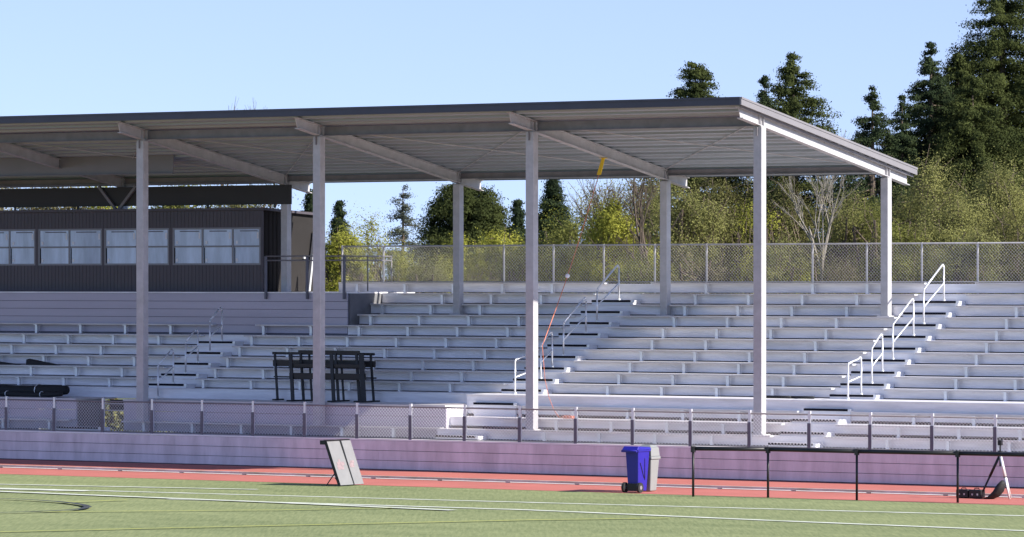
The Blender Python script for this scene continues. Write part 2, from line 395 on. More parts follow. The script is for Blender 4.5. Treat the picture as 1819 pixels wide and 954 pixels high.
def handrail_mesh(dy, dz):
    mb = MB(); r = 0.024
    pts = [(0,0,0),(0,0,0.86),(0,0.03,0.92),(0,dy-0.16,dz+0.93-0.02),(0,dy-0.06,dz+0.96),(0,dy-0.015,dz+0.93),(0,dy,dz+0.86),(0,dy,dz)]
    mb.path(pts, r, 8)
    return mb, MB().tube((0,0.01,0.45),(0,dy-0.01,dz+0.47), 0.021, 8), MB().tube((0,0,0),(0,0,0.05),0.042,8).tube((0,dy,dz),(0,dy,dz+0.05),0.042,8)
HR = {'right': (-52.43, [(3,4),(5,6),(7,9),(10,12)]), 'middle': (-62.42, [(3,4),(5,6),(7,9),(10,12)]), 'left': (-74.28, [(3,4),(5,6),(7,8)])}
protos = {}
HW = ['lowest', 'second lowest', 'third lowest', 'topmost']
for nm, (x, L) in HR.items():
    for i, (a, b) in enumerate(L):
        ya, za = step_yz(a); yb, zb = step_yz(b)
        if a == 3:
            ya, za = (96.98, 1.955) if nm != 'left' else (96.98, 1.69)
        ya += 0.12; yb += 0.12
        word = 'topmost' if i == len(L) - 1 else HW[i]
        lab = 'white looped handrail, %s on the %s aisle stairs' % (word, nm)
        key = (round(yb-ya,2), round(zb-za,2))
        if key in protos:
            dup_thing(protos[key], (x, ya, za), lab)
        else:
            h = thing('handrail', (x, ya, za), lab, 'handrail', 'looped handrails on the aisle stairs')
            f, m_, bs = handrail_mesh(yb-ya, zb-za)
            mesh_obj('rail_loop', f, 'rail', h, smooth=True, local=True); mesh_obj('mid_rail', m_, 'rail', h, smooth=True, local=True); mesh_obj('base_collar', bs, 'rail', h, local=True)
            protos[key] = h

# ------------------------------------------------------------------ chain-link fences
def chainlink(mb, x0, x1, y, z0, z1, pitch=0.066, r=0.0042):
    h = z1 - z0; stepx = pitch * math.sqrt(2); i0 = int((x0 - h) / stepx)
    x = x0 - h
    while x < x1:
        for sgn in (1, -1):
            a, b = (x, x + h) if sgn == 1 else (x + h, x)
            za, zb = z0, z1
            # clip to the panel ends
            pa, pb = Vector((a, y, za)), Vector((b, y, zb))
            if max(a, b) <= x0 or min(a, b) >= x1: continue
            d = pb - pa
            t0, t1 = 0.0, 1.0
            ta, tb = (x0 - a) / d.x, (x1 - a) / d.x
            t0 = max(t0, min(ta, tb)); t1 = min(t1, max(ta, tb))
            if t1 - t0 < 0.02: continue
            off = Vector((0, 0.003 * sgn, 0))
            mb.tube(pa + d*t0 + off, pa + d*t1 + off, r, 4, cap=False)
        x += stepx
fx = [-77.33 + 1.693 * i for i in range(-8, 22)]
ff = thing('front_railing', (-60, 94.2, 0.8), 'low wire mesh railing with grey posts along the top of the lilac front wall', 'railing')
FX0, FX1 = fx[0], min(XR_END, fx[-1])
first = None
for i, x in enumerate(fx):
    if x > XR_END: break
    if first is None:
        mb = MB(); mb.box(-0.032, 0.032, -0.03, 0.03, 0.0, 0.92)
        first = mesh_obj('post', mb, 'rail', ff, local=True); first.location = (x + 60, 0, 0.03)
        mb = MB(); mb.box(-0.042, 0.042, -0.052, -0.032, -0.03, 0.62); mesh_obj('post_shade_strip', mb, 'post_dark', first, local=True)  # dark strip added to paint shade onto the lower part of each post
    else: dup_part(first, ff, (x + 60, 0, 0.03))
mb = MB().tube((FX0,94.2,1.665),(FX1,94.2,1.665),0.021,8); mesh_obj('top_rail', mb, 'galv_dark', ff, smooth=True)
mb = MB().tube((FX0,94.2,0.845),(FX1,94.2,0.845),0.016,8); mesh_obj('bottom_rail', mb, 'galv_dark', ff, smooth=True)
mb = MB(); chainlink(mb, FX0, FX1, 94.24, 0.85, 1.66); mesh_obj('wire_mesh', mb, 'wire', ff)

bf = thing('back_fence', (-60, 103.45, 4.6), 'tall chain link fence along the top row of the grandstand', 'fence')
bx = [-72.45, -71.0] + [-68.53 + 1.655*i for i in range(0, 18)]
first = None
for x in bx:
    if x > XR_END: break
    if first is None:
        mb = MB().tube((0,0,0),(0,0,1.36),0.03,8)
        first = mesh_obj('post', mb, 'galv', bf, local=True); first.location = (x + 60, 0, 0.02)
    else: dup_part(first, bf, (x + 60, 0, 0.02))
mb = MB().tube((-72.45,103.45,5.955),(XR_END,103.45,5.955),0.021,8); mesh_obj('top_rail', mb, 'galv', bf, smooth=True)
mb = MB().tube((-72.45,103.45,4.93),(XR_END,103.45,4.93),0.016,8); mesh_obj('bottom_rail', mb, 'galv', bf, smooth=True)
mb = MB(); chainlink(mb, -72.45, XR_END, 103.49, 4.64, 5.95, 0.066, 0.0030); mesh_obj('wire_mesh', mb, 'galv', bf)

# ------------------------------------------------------------------ canopy roof
FRM = [-85.2, -79.3, -73.37, -67.43, -60.68, -53.91]
YF, YB, RX0, RX1 = 94.0, 103.25, -93.0, -53.74
def rz(y): return 9.50 - 0.168 * (y - 94.0)
can = thing('canopy_roof', (-66, 95.2, 1.1), 'long flat grandstand canopy with sloped grey roof on galvanised square posts', 'canopy')
mb = MB()     # ribbed deck: pans running along X
y = YF + 0.03; prof = []
while y < YB - 0.03:
    prof += [(y, -0.12), (y + 0.26, -0.12), (y + 0.285, -0.17), (y + 0.42, -0.17), (y + 0.445, -0.12), (y + 0.70, -0.12), (y + 0.705, -0.178), (y + 0.80, -0.178), (y + 0.805, -0.12)]; y += 0.86
prof = [(a, b) for a, b in prof if a < YB - 0.02]
n = len(prof)
vs = [(RX0, a, rz(a) + b) for a, b in prof] + [(RX1 - 0.02, a, rz(a) + b) for a, b in prof]
vs += [(RX0, a, rz(a) - 0.006) for a, b in prof] + [(RX1 - 0.02, a, rz(a) - 0.006) for a, b in prof]
fs = [(i, i+1, n+i+1, n+i) for i in range(n-1)] + [(2*n+i, 3*n+i, 3*n+i+1, 2*n+i+1) for i in range(n-1)]
fs += [(n+i, n+i+1, 3*n+i+1, 3*n+i) for i in range(n-1)] + [(0, n, 3*n, 2*n), (n-1, 3*n-1, 4*n-1, 2*n-1)]
mb.add(vs, fs); mesh_obj('roof_deck', mb, 'deck', can)
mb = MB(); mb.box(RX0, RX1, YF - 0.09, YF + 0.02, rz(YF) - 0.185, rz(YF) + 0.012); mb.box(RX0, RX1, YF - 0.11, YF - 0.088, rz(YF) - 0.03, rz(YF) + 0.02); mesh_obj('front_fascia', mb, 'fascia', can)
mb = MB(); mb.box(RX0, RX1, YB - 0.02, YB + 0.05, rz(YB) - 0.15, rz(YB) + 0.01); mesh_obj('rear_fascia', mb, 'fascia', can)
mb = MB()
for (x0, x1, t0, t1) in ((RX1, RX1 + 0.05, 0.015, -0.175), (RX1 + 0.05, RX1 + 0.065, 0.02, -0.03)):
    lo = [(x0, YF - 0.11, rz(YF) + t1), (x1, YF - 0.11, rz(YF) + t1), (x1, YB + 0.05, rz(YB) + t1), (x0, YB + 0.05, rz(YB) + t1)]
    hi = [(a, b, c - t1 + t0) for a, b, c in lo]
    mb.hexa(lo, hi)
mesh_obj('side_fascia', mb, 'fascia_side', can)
mb = MB()     # corrugated closure strip under the side fascia
lo = [(RX1 - 0.06, YF, rz(YF) - 0.235), (RX1 - 0.04, YF, rz(YF) - 0.235), (RX1 - 0.04, YB, rz(YB) - 0.235), (RX1 - 0.06, YB, rz(YB) - 0.235)]
mb.hexa(lo, [(a, b, c + 0.055) for a, b, c in lo])
mesh_obj('edge_closure', mb, 'galv_dark', can)

def slope_bar(mb, x0, x1, y0, y1, ta, tb):    # sheared bar hanging below the roof plane
    lo = [(x0,y0,rz(y0)-tb),(x1,y0,rz(y0)-tb),(x1,y1,rz(y1)-tb),(x0,y1,rz(y1)-tb)]
    hi = [(a,b,rz(b)-ta) for a,b,c in lo]; mb.hexa(lo, hi)
base_post = base_back = None
for x in FRM:
    mb = MB(); y0, y1 = 94.10, 103.10
    # web with a raked front end, and two flanges
    mb.add([(x-0.012,y0,rz(y0)-0.20),(x-0.012,y0+0.10,rz(y0+0.1)-0.45),(x-0.012,y1,rz(y1)-0.45),(x-0.012,y1,rz(y1)-0.20),
            (x+0.012,y0,rz(y0)-0.20),(x+0.012,y0+0.10,rz(y0+0.1)-0.45),(x+0.012,y1,rz(y1)-0.45),(x+0.012,y1,rz(y1)-0.20)],
           [(0,1,2,3),(7,6,5,4),(0,4,5,1),(2,6,7,3),(1,5,6,2),(3,7,4,0)])
    slope_bar(mb, x-0.085, x+0.085, y0, y1, 0.182, 0.20); slope_bar(mb, x-0.085, x+0.085, y0+0.10, y1+0.03, 0.451, 0.471)
    for yy in (95.13, 95.29, 101.87, 102.03):
        mb.box(x-0.075, x+0.075, yy - 0.008, yy + 0.008, rz(yy) - 0.448, rz(yy) - 0.203)
    mesh_obj('rafter', mb, 'galv', can)
    zt = rz(95.2) - 0.49
    if base_post is None:
        mb = MB(); mb.box(-0.12,0.12,-0.12,0.12,0.02,zt-1.085); mb.box(-0.10,0.10,-0.10,0.10,zt-1.085,zt-1.06)
        base_post = mesh_obj('post', mb, 'galv', can, bevel=0.012, local=True); base_post.location = (x+66, 0.0, -0.012)
        mb = MB(); mb.box(-0.2,0.2,-0.2,0.2,0.0,0.03); mesh_obj('base_plate', mb, 'galv', base_post, local=True)
        mb = MB(); mb.box(-0.012,0.012,-0.16,-0.125,zt-1.085-0.22,zt-1.085); mesh_obj('gusset', mb, 'galv_dark', base_post, local=True)
        zt2 = rz(101.95) - 0.49
        mb = MB(); mb.box(-0.11,0.11,-0.11,0.11,0.02,zt2-4.02); mb.box(-0.09,0.09,-0.09,0.09,zt2-4.02,zt2-4.0)
        base_back = mesh_obj('post', mb, 'galv', can, bevel=0.012, local=True); base_back.location = (x+66, 6.75, 4.012-1.1)
        mb = MB(); mb.box(-0.18,0.18,-0.18,0.18,0.0,0.03); mesh_obj('base_plate', mb, 'galv', base_back, local=True)
    else:
        dup_part(base_post, can, (x+66, 0.0, -0.012)); dup_part(base_back, can, (x+66, 6.75, 4.012-1.1))
for a, b in zip(FRM[:-1], FRM[1:]):
    mb = MB(); mb.box(a+0.09, b-0.09, 95.32, 95.34, rz(95.33)-0.42, rz(95.33)-0.20); mb.box(a+0.09, b-0.09, 95.27, 95.39, rz(95.33)-0.44, rz(95.33)-0.422); mesh_obj('girder', mb, 'galv_dark', can)
    mb = MB(); mb.box(a+0.09, b-0.09, 101.94, 101.96, rz(101.95)-0.33, rz(101.95)-0.19); mb.box(a+0.09, b-0.09, 101.89, 102.01, rz(101.95)-0.35, rz(101.95)-0.332); mesh_obj('girder', mb, 'galv_dark', can)
    mb = MB().tube((a+0.1, 95.5, rz(95.5)-0.24), (b-0.1, 101.8, rz(101.8)-0.24), 0.014, 6).tube((b-0.1, 95.5, rz(95.5)-0.20), (a+0.1, 101.8, rz(101.8)-0.20), 0.014, 6)
    mesh_obj('tie_rod', mb, 'galv', can)
mb = MB(); mb.box(-92, -75.15, 98.94, 98.97, 8.02, 8.54); mb.box(-92, -75.15, 98.86, 99.05, 8.0, 8.022); mesh_obj('girder', mb, 'fascia_side', can)
mb = MB(); mb.bar((-79.3, 101.7, 7.0), (-80.0, 101.7, 7.75), 0.08, 0.08); mb.bar((-79.3, 101.7, 7.0), (-78.6, 101.7, 7.75), 0.08, 0.08); mesh_obj('knee_brace', mb, 'galv_dark', can)

# ------------------------------------------------------------------ press box
PB_Y, PB_X = 101.6, -73.95
pb = thing('press_box', (-80, PB_Y, 4.64), 'dark ribbed press box with a row of pale windows at the back of the grandstand', 'press box')
units = [(-56.0, 35.5, [-12.0, 7.5]), (38.9, 107.3, [72.0]), (110.0, 179.6, [145.0]), (183.6, 278.4, [215.5, 248.2])]
ux = [(px_x(a, PB_Y), px_x(b, PB_Y), [px_x(c, PB_Y) for c in cs]) for a, b, cs in units]
WZ0, WZ1 = 5.42, 6.50
mb = MB()
def ribs(x0, x1, z0, z1):
    mb.box(x0, x1, PB_Y, PB_Y + 0.06, z0, z1)
    x = x0 + 0.05
    while x < x1 - 0.05:
        mb.box(x, x + 0.03, PB_Y - 0.007, PB_Y + 0.002, z0 + 0.01, z1 - 0.01); x += 0.13
ribs(-91, PB_X, 4.64, WZ0); ribs(-91, PB_X, WZ1, 7.00)
xs = [-91] + [v for a, b, _ in ux for v in (a, b)] + [PB_X]
for i in range(0, len(xs), 2):
    mb.box(xs[i], xs[i+1], PB_Y, PB_Y + 0.06, WZ0 + 0.001, WZ1 - 0.001)
mesh_obj('wall', mb, 'siding', pb)
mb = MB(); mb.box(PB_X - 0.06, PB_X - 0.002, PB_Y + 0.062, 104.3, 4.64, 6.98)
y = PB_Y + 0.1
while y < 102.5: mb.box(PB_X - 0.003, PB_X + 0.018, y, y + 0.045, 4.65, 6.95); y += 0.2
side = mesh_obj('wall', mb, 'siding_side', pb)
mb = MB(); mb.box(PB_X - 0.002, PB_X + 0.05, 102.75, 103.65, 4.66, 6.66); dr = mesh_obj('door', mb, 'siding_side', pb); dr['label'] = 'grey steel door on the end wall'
mb = MB(); mb.box(PB_X + 0.05, PB_X + 0.10, 103.5, 103.6, 5.6, 5.66); mesh_obj('handle', mb, 'rail', dr)
mb = MB(); mb.add([(PB_X + 0.06,103.70,4.66),(PB_X+0.14,103.70,4.66),(PB_X+0.14,103.78,4.66),(PB_X+0.06,103.78,4.66),(PB_X + 0.06,104.02,6.4),(PB_X+0.14,104.02,6.4),(PB_X+0.14,104.1,6.4),(PB_X+0.06,104.1,6.4)], [(0,3,2,1),(4,5,6,7),(0,1,5,4),(1,2,6,5),(2,3,7,6),(3,0,4,7)]); mesh_obj('downpipe', mb, 'rail', pb)
mb = MB(); mb.box(-91, PB_X - 0.1, 104.2, 104.28, 4.64, 6.98); mesh_obj('rear_wall', mb, 'siding', pb)
mb = MB(); lo = [(-91.2,PB_Y-0.12,7.001),(PB_X+0.12,PB_Y-0.12,7.001),(PB_X+0.12,104.4,6.86),(-91.2,104.4,6.86)]; mb.hexa(lo, [(a,b,c+0.07) for a,b,c in lo]); roof = mesh_obj('roof', mb, 'siding', pb)
mb = MB(); mb.box(-91, -73.05, 101.75, 101.79, 7.16, 7.72)
mesh_obj('parapet_screen', mb, 'screen', pb)
x = -90.5
while x < -73.2: mesh_obj('parapet_post', MB().box(x, x + 0.05, 101.80, 101.85, 7.06, 7.7), 'screen', pb); x += 2.4
for (a, b, cs) in ux:
    w = mesh_obj('window', MB().box(a, b, PB_Y+0.0, PB_Y+0.05, WZ0, WZ0+0.05).box(a, b, PB_Y, PB_Y+0.05, WZ1-0.05, WZ1).box(a, a+0.05, PB_Y, PB_Y+0.05, WZ0+0.05, WZ1-0.05).box(b-0.05, b, PB_Y, PB_Y+0.05, WZ0+0.05, WZ1-0.05), 'frame', pb)
    mb = MB()
    for c in cs: mb.box(c-0.03, c+0.03, PB_Y+0.003, PB_Y+0.052, WZ0+0.05, WZ1-0.05)
    e = [a] + cs + [b]; zm = (WZ0 + WZ1)/2
    for p, q in zip(e[:-1], e[1:]): mb.box(p+0.05, q-0.05, PB_Y+0.006, PB_Y+0.045, zm-0.028, zm+0.022)
    mesh_obj('glazing_bar', mb, 'frame', w)
    mb = MB()
    for p, q in zip(e[:-1], e[1:]):
        for (z0, z1) in ((WZ0+0.05, zm-0.028), (zm+0.022, WZ1-0.05)):
            mb.box(p+0.03, q-0.03, PB_Y+0.02, PB_Y+0.03, z0-0.005, z1+0.005)
            mesh_obj('sticker', MB().box(p+0.11, p+0.18, PB_Y+0.012, PB_Y+0.018, z0+0.05, z0+0.14), 'sticker', w)
        mesh_obj('sticker', MB().box(q-0.14, q-0.08, PB_Y+0.012, PB_Y+0.018, WZ1-0.32, WZ1-0.14), 'sticker', w)
    mesh_obj('pane', mb, 'pane_sky', w)
    for j, (p, q) in enumerate(zip(e[:-1], e[1:])):
        mesh_obj('pane_sky_gap', MB().box(p+0.055, p+0.085, PB_Y+0.014, PB_Y+0.018, WZ0+0.055, zm-0.034), 'nosing', w)
        mesh_obj('pane_sky_gap', MB().box(p+0.25, q-0.12-0.1*(j % 2), PB_Y+0.014, PB_Y+0.018, WZ1-0.115, WZ1-0.085), 'post_dark', w)
# railing on the landing
lr = thing('landing_railing', (-72, 101.0, 4.64), 'grey pipe guard rail on the landing beside the press box', 'railing')
for x in (-73.35, -71.9, -70.62): mesh_obj('post', MB().box(x-0.03, x+0.03, 100.90, 100.96, 4.44, 5.66), 'post_dark', lr)
mb = MB()
for z in (5.66, 5.54): mb.tube((-73.35,100.93,z),(-70.62,100.93,z),0.02,8); mb.tube((-70.62,100.93,z),(-70.62,103.3,z),0.02,8)
for yy in (102.1, 103.3): mb.tube((-70.62,yy,4.66),(-70.62,yy,5.66),0.02,8)
mesh_obj('rail', mb, 'fascia_side', lr, smooth=True)

# ------------------------------------------------------------------ things lying about the stand
def hurdle(x0, x1, y, dark, lean, label, bars, legs):
    t = thing('hurdle_frame', ((x0+x1)/2, y, 1.687), label, 'hurdle', 'black folding frames stacked on the platform')
    sx = lean
    H = 1.30
    for nm, z0, z1 in bars:
        xo = -sx * (1 - (z0/H))
        mb = MB(); yy = y + 0.16*(z0/H); mb.box(x0 + sx*(1-z0/H), x1 + sx*(1-z0/H), yy, yy + 0.05, 1.687 + z0, 1.687 + z1)
        mesh_obj(nm, mb, 'dark', t, bevel=0.008)
    for fx_, w in legs:
        xt = x0 + (x1-x0)*fx_
        mb = MB(); mb.bar((xt + sx, y - 0.02, 1.69), (xt, y + 0.15, 1.687 + H), w, 0.04); mb.box(xt + sx - w*0.7, xt + sx + w*0.9, y - 0.22, y + 0.2, 1.687, 1.725)
        mesh_obj('leg', mb, 'dark', t)
    return t
hurdle(px_x(287,97), px_x(397,97), 97.0, 'dark', 0.22, 'wide black hurdle frame at the back of the stack behind the platform edge', [('top_bar',1.25,1.32),('board',0.93,1.10),('lower_bar',0.62,0.66)], [(0.03,0.06),(0.37,0.05),(0.68,0.05),(0.97,0.06)])
hurdle(px_x(315,96.72), px_x(381,96.72), 96.72, 'dark', 0.22, 'narrow black hurdle frame in the middle of the stack', [('top_bar',1.26,1.38),('board',0.96,1.12)], [(0.05,0.07),(0.62,0.07),(0.96,0.08)])
hurdle(px_x(304,96.42), px_x(386,96.42), 96.42, 'dark', 0.20, 'black hurdle frame with a low thick bar at the front of the stack', [('board',0.60,0.77),('upper_bar',0.92,1.02)], [(0.04,0.10),(0.58,0.10),(0.97,0.15)])

mb = MB(); pts = []
def roll(x0, x1, y, z, r, nm, label):
    t = thing(nm, ((x0+x1)/2, y, 1.686), label, 'rolled tarp')
    mb = MB(); n = 14; prev = None; random.seed(int(r*1000))
    rings = 9
    for i in range(rings):
        f = i/(rings-1); x = x0 + (x1-x0)*f; rr = r*(0.93 + 0.1*random.random()) * (0.8 if i in (0, rings-1) else 1)
        zz = z + 0.03*math.sin(f*7)
        ring = [(x, y + rr*1.25*math.cos(2*math.pi*j/n), max(1.687, zz + rr*math.sin(2*math.pi*j/n))) for j in range(n)]
        o = len(mb.v); mb.v += ring
        if i: mb.f += [(o-n+j, o-n+(j+1) % n, o+(j+1) % n, o+j) for j in range(n)]
        else: mb.f.append(tuple(range(n)))
    mb.f.append(tuple(range(len(mb.v)-n, len(mb.v))))
    mesh_obj('cover', mb, 'blackcloth', t, smooth=True)
    s = MB()
    for f in (0.45, 0.8):
        x = x0 + (x1-x0)*f
        for j in range(12):
            a0, a1 = 2*math.pi*j/12, 2*math.pi*(j+1)/12
            s.tube((x, y + r*1.32*math.cos(a0), z + r*1.06*math.sin(a0)), (x, y + r*1.32*math.cos(a1), z + r*1.06*math.sin(a1)), 0.012, 5)
    mesh_obj('tie', s, 'rail', t)
    return t
roll(-82.0, px_x(69, 96.55), 96.55, 1.86, 0.17, 'rolled_tarp', 'long black rolled tarp lying on the platform at far left')
roll(-80.5, px_x(64, 96.1), 96.1, 1.76, 0.075, 'rolled_tarp', 'thin black tarp roll lying in front of the thick roll')
def tarp(x0, x1, y, z, label, flip):
    t = thing('folded_tarp', ((x0+x1)/2, y, z), label, 'tarp')
    n = 10; mb = MB()
    for i in range(n+1):
        f = i/n; x = x0 + (x1-x0)*f; h = (0.16*(1-f)**1.3 + 0.02) if not flip else 0.17*(1-f) + 0.015
        mb.v += [(x, y, z+0.002), (x, y+0.18, z+0.002), (x, y+0.18, z+h), (x, y+0.02, z+h*0.85)]
        if i:
            o = 4*i; mb.f += [(o-4+j, o-4+(j+1) % 4, o+(j+1) % 4, o+j) for j in range(4)]
    mb.f += [(0,1,2,3), (4*n, 4*n+3, 4*n+2, 4*n+1)]
    mesh_obj('cover', mb, 'blackcloth', t)
    return t
tarp(px_x(-30, 98.4), px_x(14, 98.4), Yk(5)+0.375, Sk(5)+0.004, 'black crumpled tarp on the second bench at the left edge', False)
tarp(px_x(23, 98.4), px_x(56, 98.4), Yk(5)+0.375, Sk(5)+0.004, 'black wedge of folded tarp lying on the second bench', True)
t = thing('black_pole', (px_x(850,97.3), 97.2, 1.957), 'thin black pole lying on the walkway left of the right aisle stairs', 'pole')
mb = MB().tube((px_x(825,97.3),97.2,1.995),(px_x(852,97.3),97.2,1.995),0.035,8).tube((px_x(849,97.3),97.28,1.992),(px_x(876,97.3),97.26,1.992),0.033,8)
mesh_obj('shaft', mb, 'dark', t, smooth=True)

# strap and orange cord
t = thing('yellow_strap', (-60.68, 98.75, 8.0), 'short yellow strap hanging from the roof beam above the middle aisle', 'strap')
zb = rz(98.75) - 0.471
mb = MB(); mb.box(-60.78,-60.58,98.70,98.78,zb-0.02,zb-0.002); mb.add([(-60.73,98.72,zb-0.02),(-60.64,98.72,zb-0.02),(-60.70,98.62,zb-0.46),(-60.82,98.62,zb-0.46),(-60.73,98.75,zb-0.02),(-60.64,98.75,zb-0.02),(-60.70,98.65,zb-0.46),(-60.82,98.65,zb-0.46)], [(0,1,2,3),(7,6,5,4),(0,4,5,1),(1,5,6,2),(2,6,7,3),(3,7,4,0)])
mesh_obj('webbing', mb, 'strap', t)
c0 = Vector((-60.76, 98.63, zb-0.46)); c1 = Vector((-60.50, 95.42, 3.28))
pts = [c0.lerp(c1, i/10) + Vector((0,0,-0.35*math.sin(math.pi*i/10)*0.5)) for i in range(11)]
p2 = [(-60.44,95.38,2.9),(-60.38,95.36,2.4),(-60.30,95.42,1.95),(-60.2,95.5,1.62),(-60.05,95.52,1.42),(-59.9,95.4,1.40)]
t = thing('orange_cord', (-60.4, 95.4, 1.39), 'orange cord running from the yellow strap down to the front bench', 'cord')
mb = MB(); mb.path([tuple(p) for p in pts], 0.011, 6); mb.path([tuple(pts[-1])] + p2, 0.007, 6)
mesh_obj('cord', mb, 'orange', t, smooth=True)
mb = MB(); random.seed(3); q = (-59.95, 95.42, 1.40); coil = []
for i in range(46): coil.append((-59.75 + 0.18*math.cos(i*0.9) + 0.1*random.random(), 95.44 + 0.09*math.sin(i*0.9), 1.40 + 0.0015*i))
mb.path(coil, 0.009, 5); mesh_obj('coil', mb, 'orange', t)
fm = c0.lerp(c1, 0.56); mb = MB().ball((fm.x, fm.y, fm.z-0.17), 0.06, 8); mesh_obj('float', mb, 'sticker', t, smooth=True)

# ------------------------------------------------------------------ field-side objects
# leaning two-leaf board
bx0, by0 = -60.33, 86.08
t = thing('leaning_panel', (bx0, by0, 0), 'grey two leaf folding panel leaning on a strut beside the track', 'panel')
def leaf(y0, y1, z, xo, xtop, th=0.05):
    lo = [(bx0+xo-th, by0+y0, 0.03),(bx0+xo, by0+y0, 0.03),(bx0+xo, by0+y1, 0.03),(bx0+xo-th, by0+y1, 0.03)]
    hi = [(a+xtop, b, z) for a, b, c in lo]
    return MB().hexa(lo, hi)
mesh_obj('leaf', leaf(0.0, 0.54, 1.08, 0.0, -0.42), 'panel', t)
l2 = mesh_obj('leaf', leaf(0.565, 0.95, 1.08, 0.02, -0.40), 'panel', t)
mb = MB()
for (y0, y1) in ((-0.012, -0.002), (0.541, 0.564), (0.951, 0.962)):
    lo = [(bx0-0.075, by0+y0, 0.02),(bx0+0.006, by0+y0, 0.02),(bx0+0.006, by0+y1, 0.02),(bx0-0.075, by0+y1, 0.02)]
    mb.hexa(lo, [(a-0.42, b, 1.10) for a, b, c in lo])
mb.hexa([(bx0-0.50,by0-0.01,1.082),(bx0-0.405,by0-0.01,1.082),(bx0-0.405,by0+0.96,1.082),(bx0-0.50,by0+0.96,1.082)], [(bx0-0.50,by0-0.01,1.11),(bx0-0.405,by0-0.01,1.11),(bx0-0.405,by0+0.96,1.11),(bx0-0.50,by0+0.96,1.11)])
mb.box(bx0-0.60, bx0-0.44, by0-0.02, by0+0.06, 1.00, 1.10)
mesh_obj('frame', mb, 'dark', t)
mb = MB().tube((bx0-0.17,by0+0.05,0.36),(bx0-0.46,by0+0.05,0.01),0.014,6).tube((bx0-0.17,by0+0.85,0.36),(bx0-0.46,by0+0.85,0.01),0.014,6).tube((bx0-0.05,by0+0.05,0.05),(bx0-0.2,by0+0.05,0.2),0.012,6)
mesh_obj('strut', mb, 'dark', t)
def patch(y0, y1, z0, z1, o, sh, off):
    f = lambda z: bx0 + off - sh*(z-0.03)/1.05 + 0.004
    return MB().hexa([(f(z0)-0.003,by0+y0,z0),(f(z0)+0.001,by0+y0,z0),(f(z0)+0.001,by0+y1,z0),(f(z0)-0.003,by0+y1,z0)], [(f(z1)-0.003,by0+y0,z1),(f(z1)+0.001,by0+y0,z1),(f(z1)+0.001,by0+y1,z1),(f(z1)-0.003,by0+y1,z1)])
mb = MB()
for args in ((0.10,0.36,0.40,0.50),(0.13,0.44,0.50,0.58),(0.22,0.30,0.58,0.64)):
    p = patch(*args, 0, 0.42, 0.0); mb.add(p.v, p.f)
mesh_obj('faded_print', mb, 'pink', t); mb = MB()
for args in ((0.60,0.78,0.44,0.54),(0.66,0.82,0.54,0.60)):
    p = patch(*args, 0, 0.40, 0.02); mb.add(p.v, p.f)
mesh_obj('faded_print', mb, 'pink', t)

# wheeled bin: narrow back (with wheels) towards the field, side in the sun
gx, gy = px_x(671.5, 87.17), 87.17
t = thing('wheeled_bin', (gx+0.2, gy+0.24, 0), 'blue wheeled recycling bin at the turf edge beside the grey bin', 'bin')
lo = [(gx+0.04,gy+0.06,0.07),(gx+0.32,gy+0.06,0.07),(gx+0.32,gy+0.44,0.03),(gx+0.04,gy+0.44,0.03)]
hi = [(gx,gy,1.0),(gx+0.36,gy,1.0),(gx+0.36,gy+0.52,0.98),(gx,gy+0.52,0.98)]
mesh_obj('body', MB().hexa(lo, hi), 'blue', t, bevel=0.02)
mb = MB(); mb.box(gx-0.02,gx+0.38,gy-0.03,gy+0.54,0.96,1.0); mesh_obj('rim', mb, 'blue', t, bevel=0.01)
mb = MB(); mb.hexa([(gx-0.035,gy-0.10,1.003),(gx+0.39,gy-0.10,1.003),(gx+0.39,gy+0.57,1.003),(gx-0.035,gy+0.57,1.003)], [(gx-0.02,gy-0.02,1.09),(gx+0.38,gy-0.02,1.09),(gx+0.36,gy+0.53,1.06),(gx,gy+0.53,1.06)])
mb.box(gx-0.03,gx+0.39,gy-0.14,gy-0.08,0.95,1.0); lid = mesh_obj('lid', mb, 'blue', t, bevel=0.012)
mb = MB().tube((gx-0.01,gy-0.13,0.99),(gx+0.37,gy-0.13,0.99),0.018,8); mesh_obj('handle', mb, 'blue', t, smooth=True)
for x in (gx-0.055, gx+0.355):
    w = mesh_obj('wheel', MB().tube((x,gy+0.03,0.125),(x+0.06,gy+0.03,0.125),0.12,16), 'rubber', t)
    mesh_obj('hub', MB().tube((x-0.004,gy+0.03,0.125),(x+0.064,gy+0.03,0.125),0.05,10), 'galv_dark', w)
mesh_obj('axle', MB().tube((gx,gy+0.03,0.125),(gx+0.36,gy+0.03,0.125),0.014,6), 'dark', t)
mb = MB(); mb.box(gx+0.05,gx+0.35,gy+0.0,gy+0.05,0.05,0.22); mesh_obj('foot_bar', mb, 'dark', t)
mb = MB(); mb.bar((gx+0.352,gy+0.10,0.70),(gx+0.337,gy+0.30,0.34),0.012,0.018); mb.bar((gx+0.354,gy+0.30,0.80),(gx+0.337,gy+0.33,0.30),0.012,0.018); mesh_obj('side_groove', mb, 'dark', t)
hx, hy = px_x(696.5, 87.95) - 0.2, 87.75
t = thing('litter_bin', (hx+0.2, hy+0.2, 0), 'grey litter bin with domed swing lid behind the blue bin', 'bin')
mesh_obj('body', MB().hexa([(hx+0.06,hy+0.06,0.02),(hx+0.34,hy+0.06,0.02),(hx+0.34,hy+0.34,0.02),(hx+0.06,hy+0.34,0.02)], [(hx+0.01,hy+0.01,0.76),(hx+0.39,hy+0.01,0.76),(hx+0.39,hy+0.39,0.76),(hx+0.01,hy+0.39,0.76)]), 'greyplastic', t, bevel=0.02)
mb = MB(); mb.box(hx-0.015,hx+0.415,hy-0.015,hy+0.415,0.762,0.83); mesh_obj('collar', mb, 'greyplastic', t, bevel=0.015)
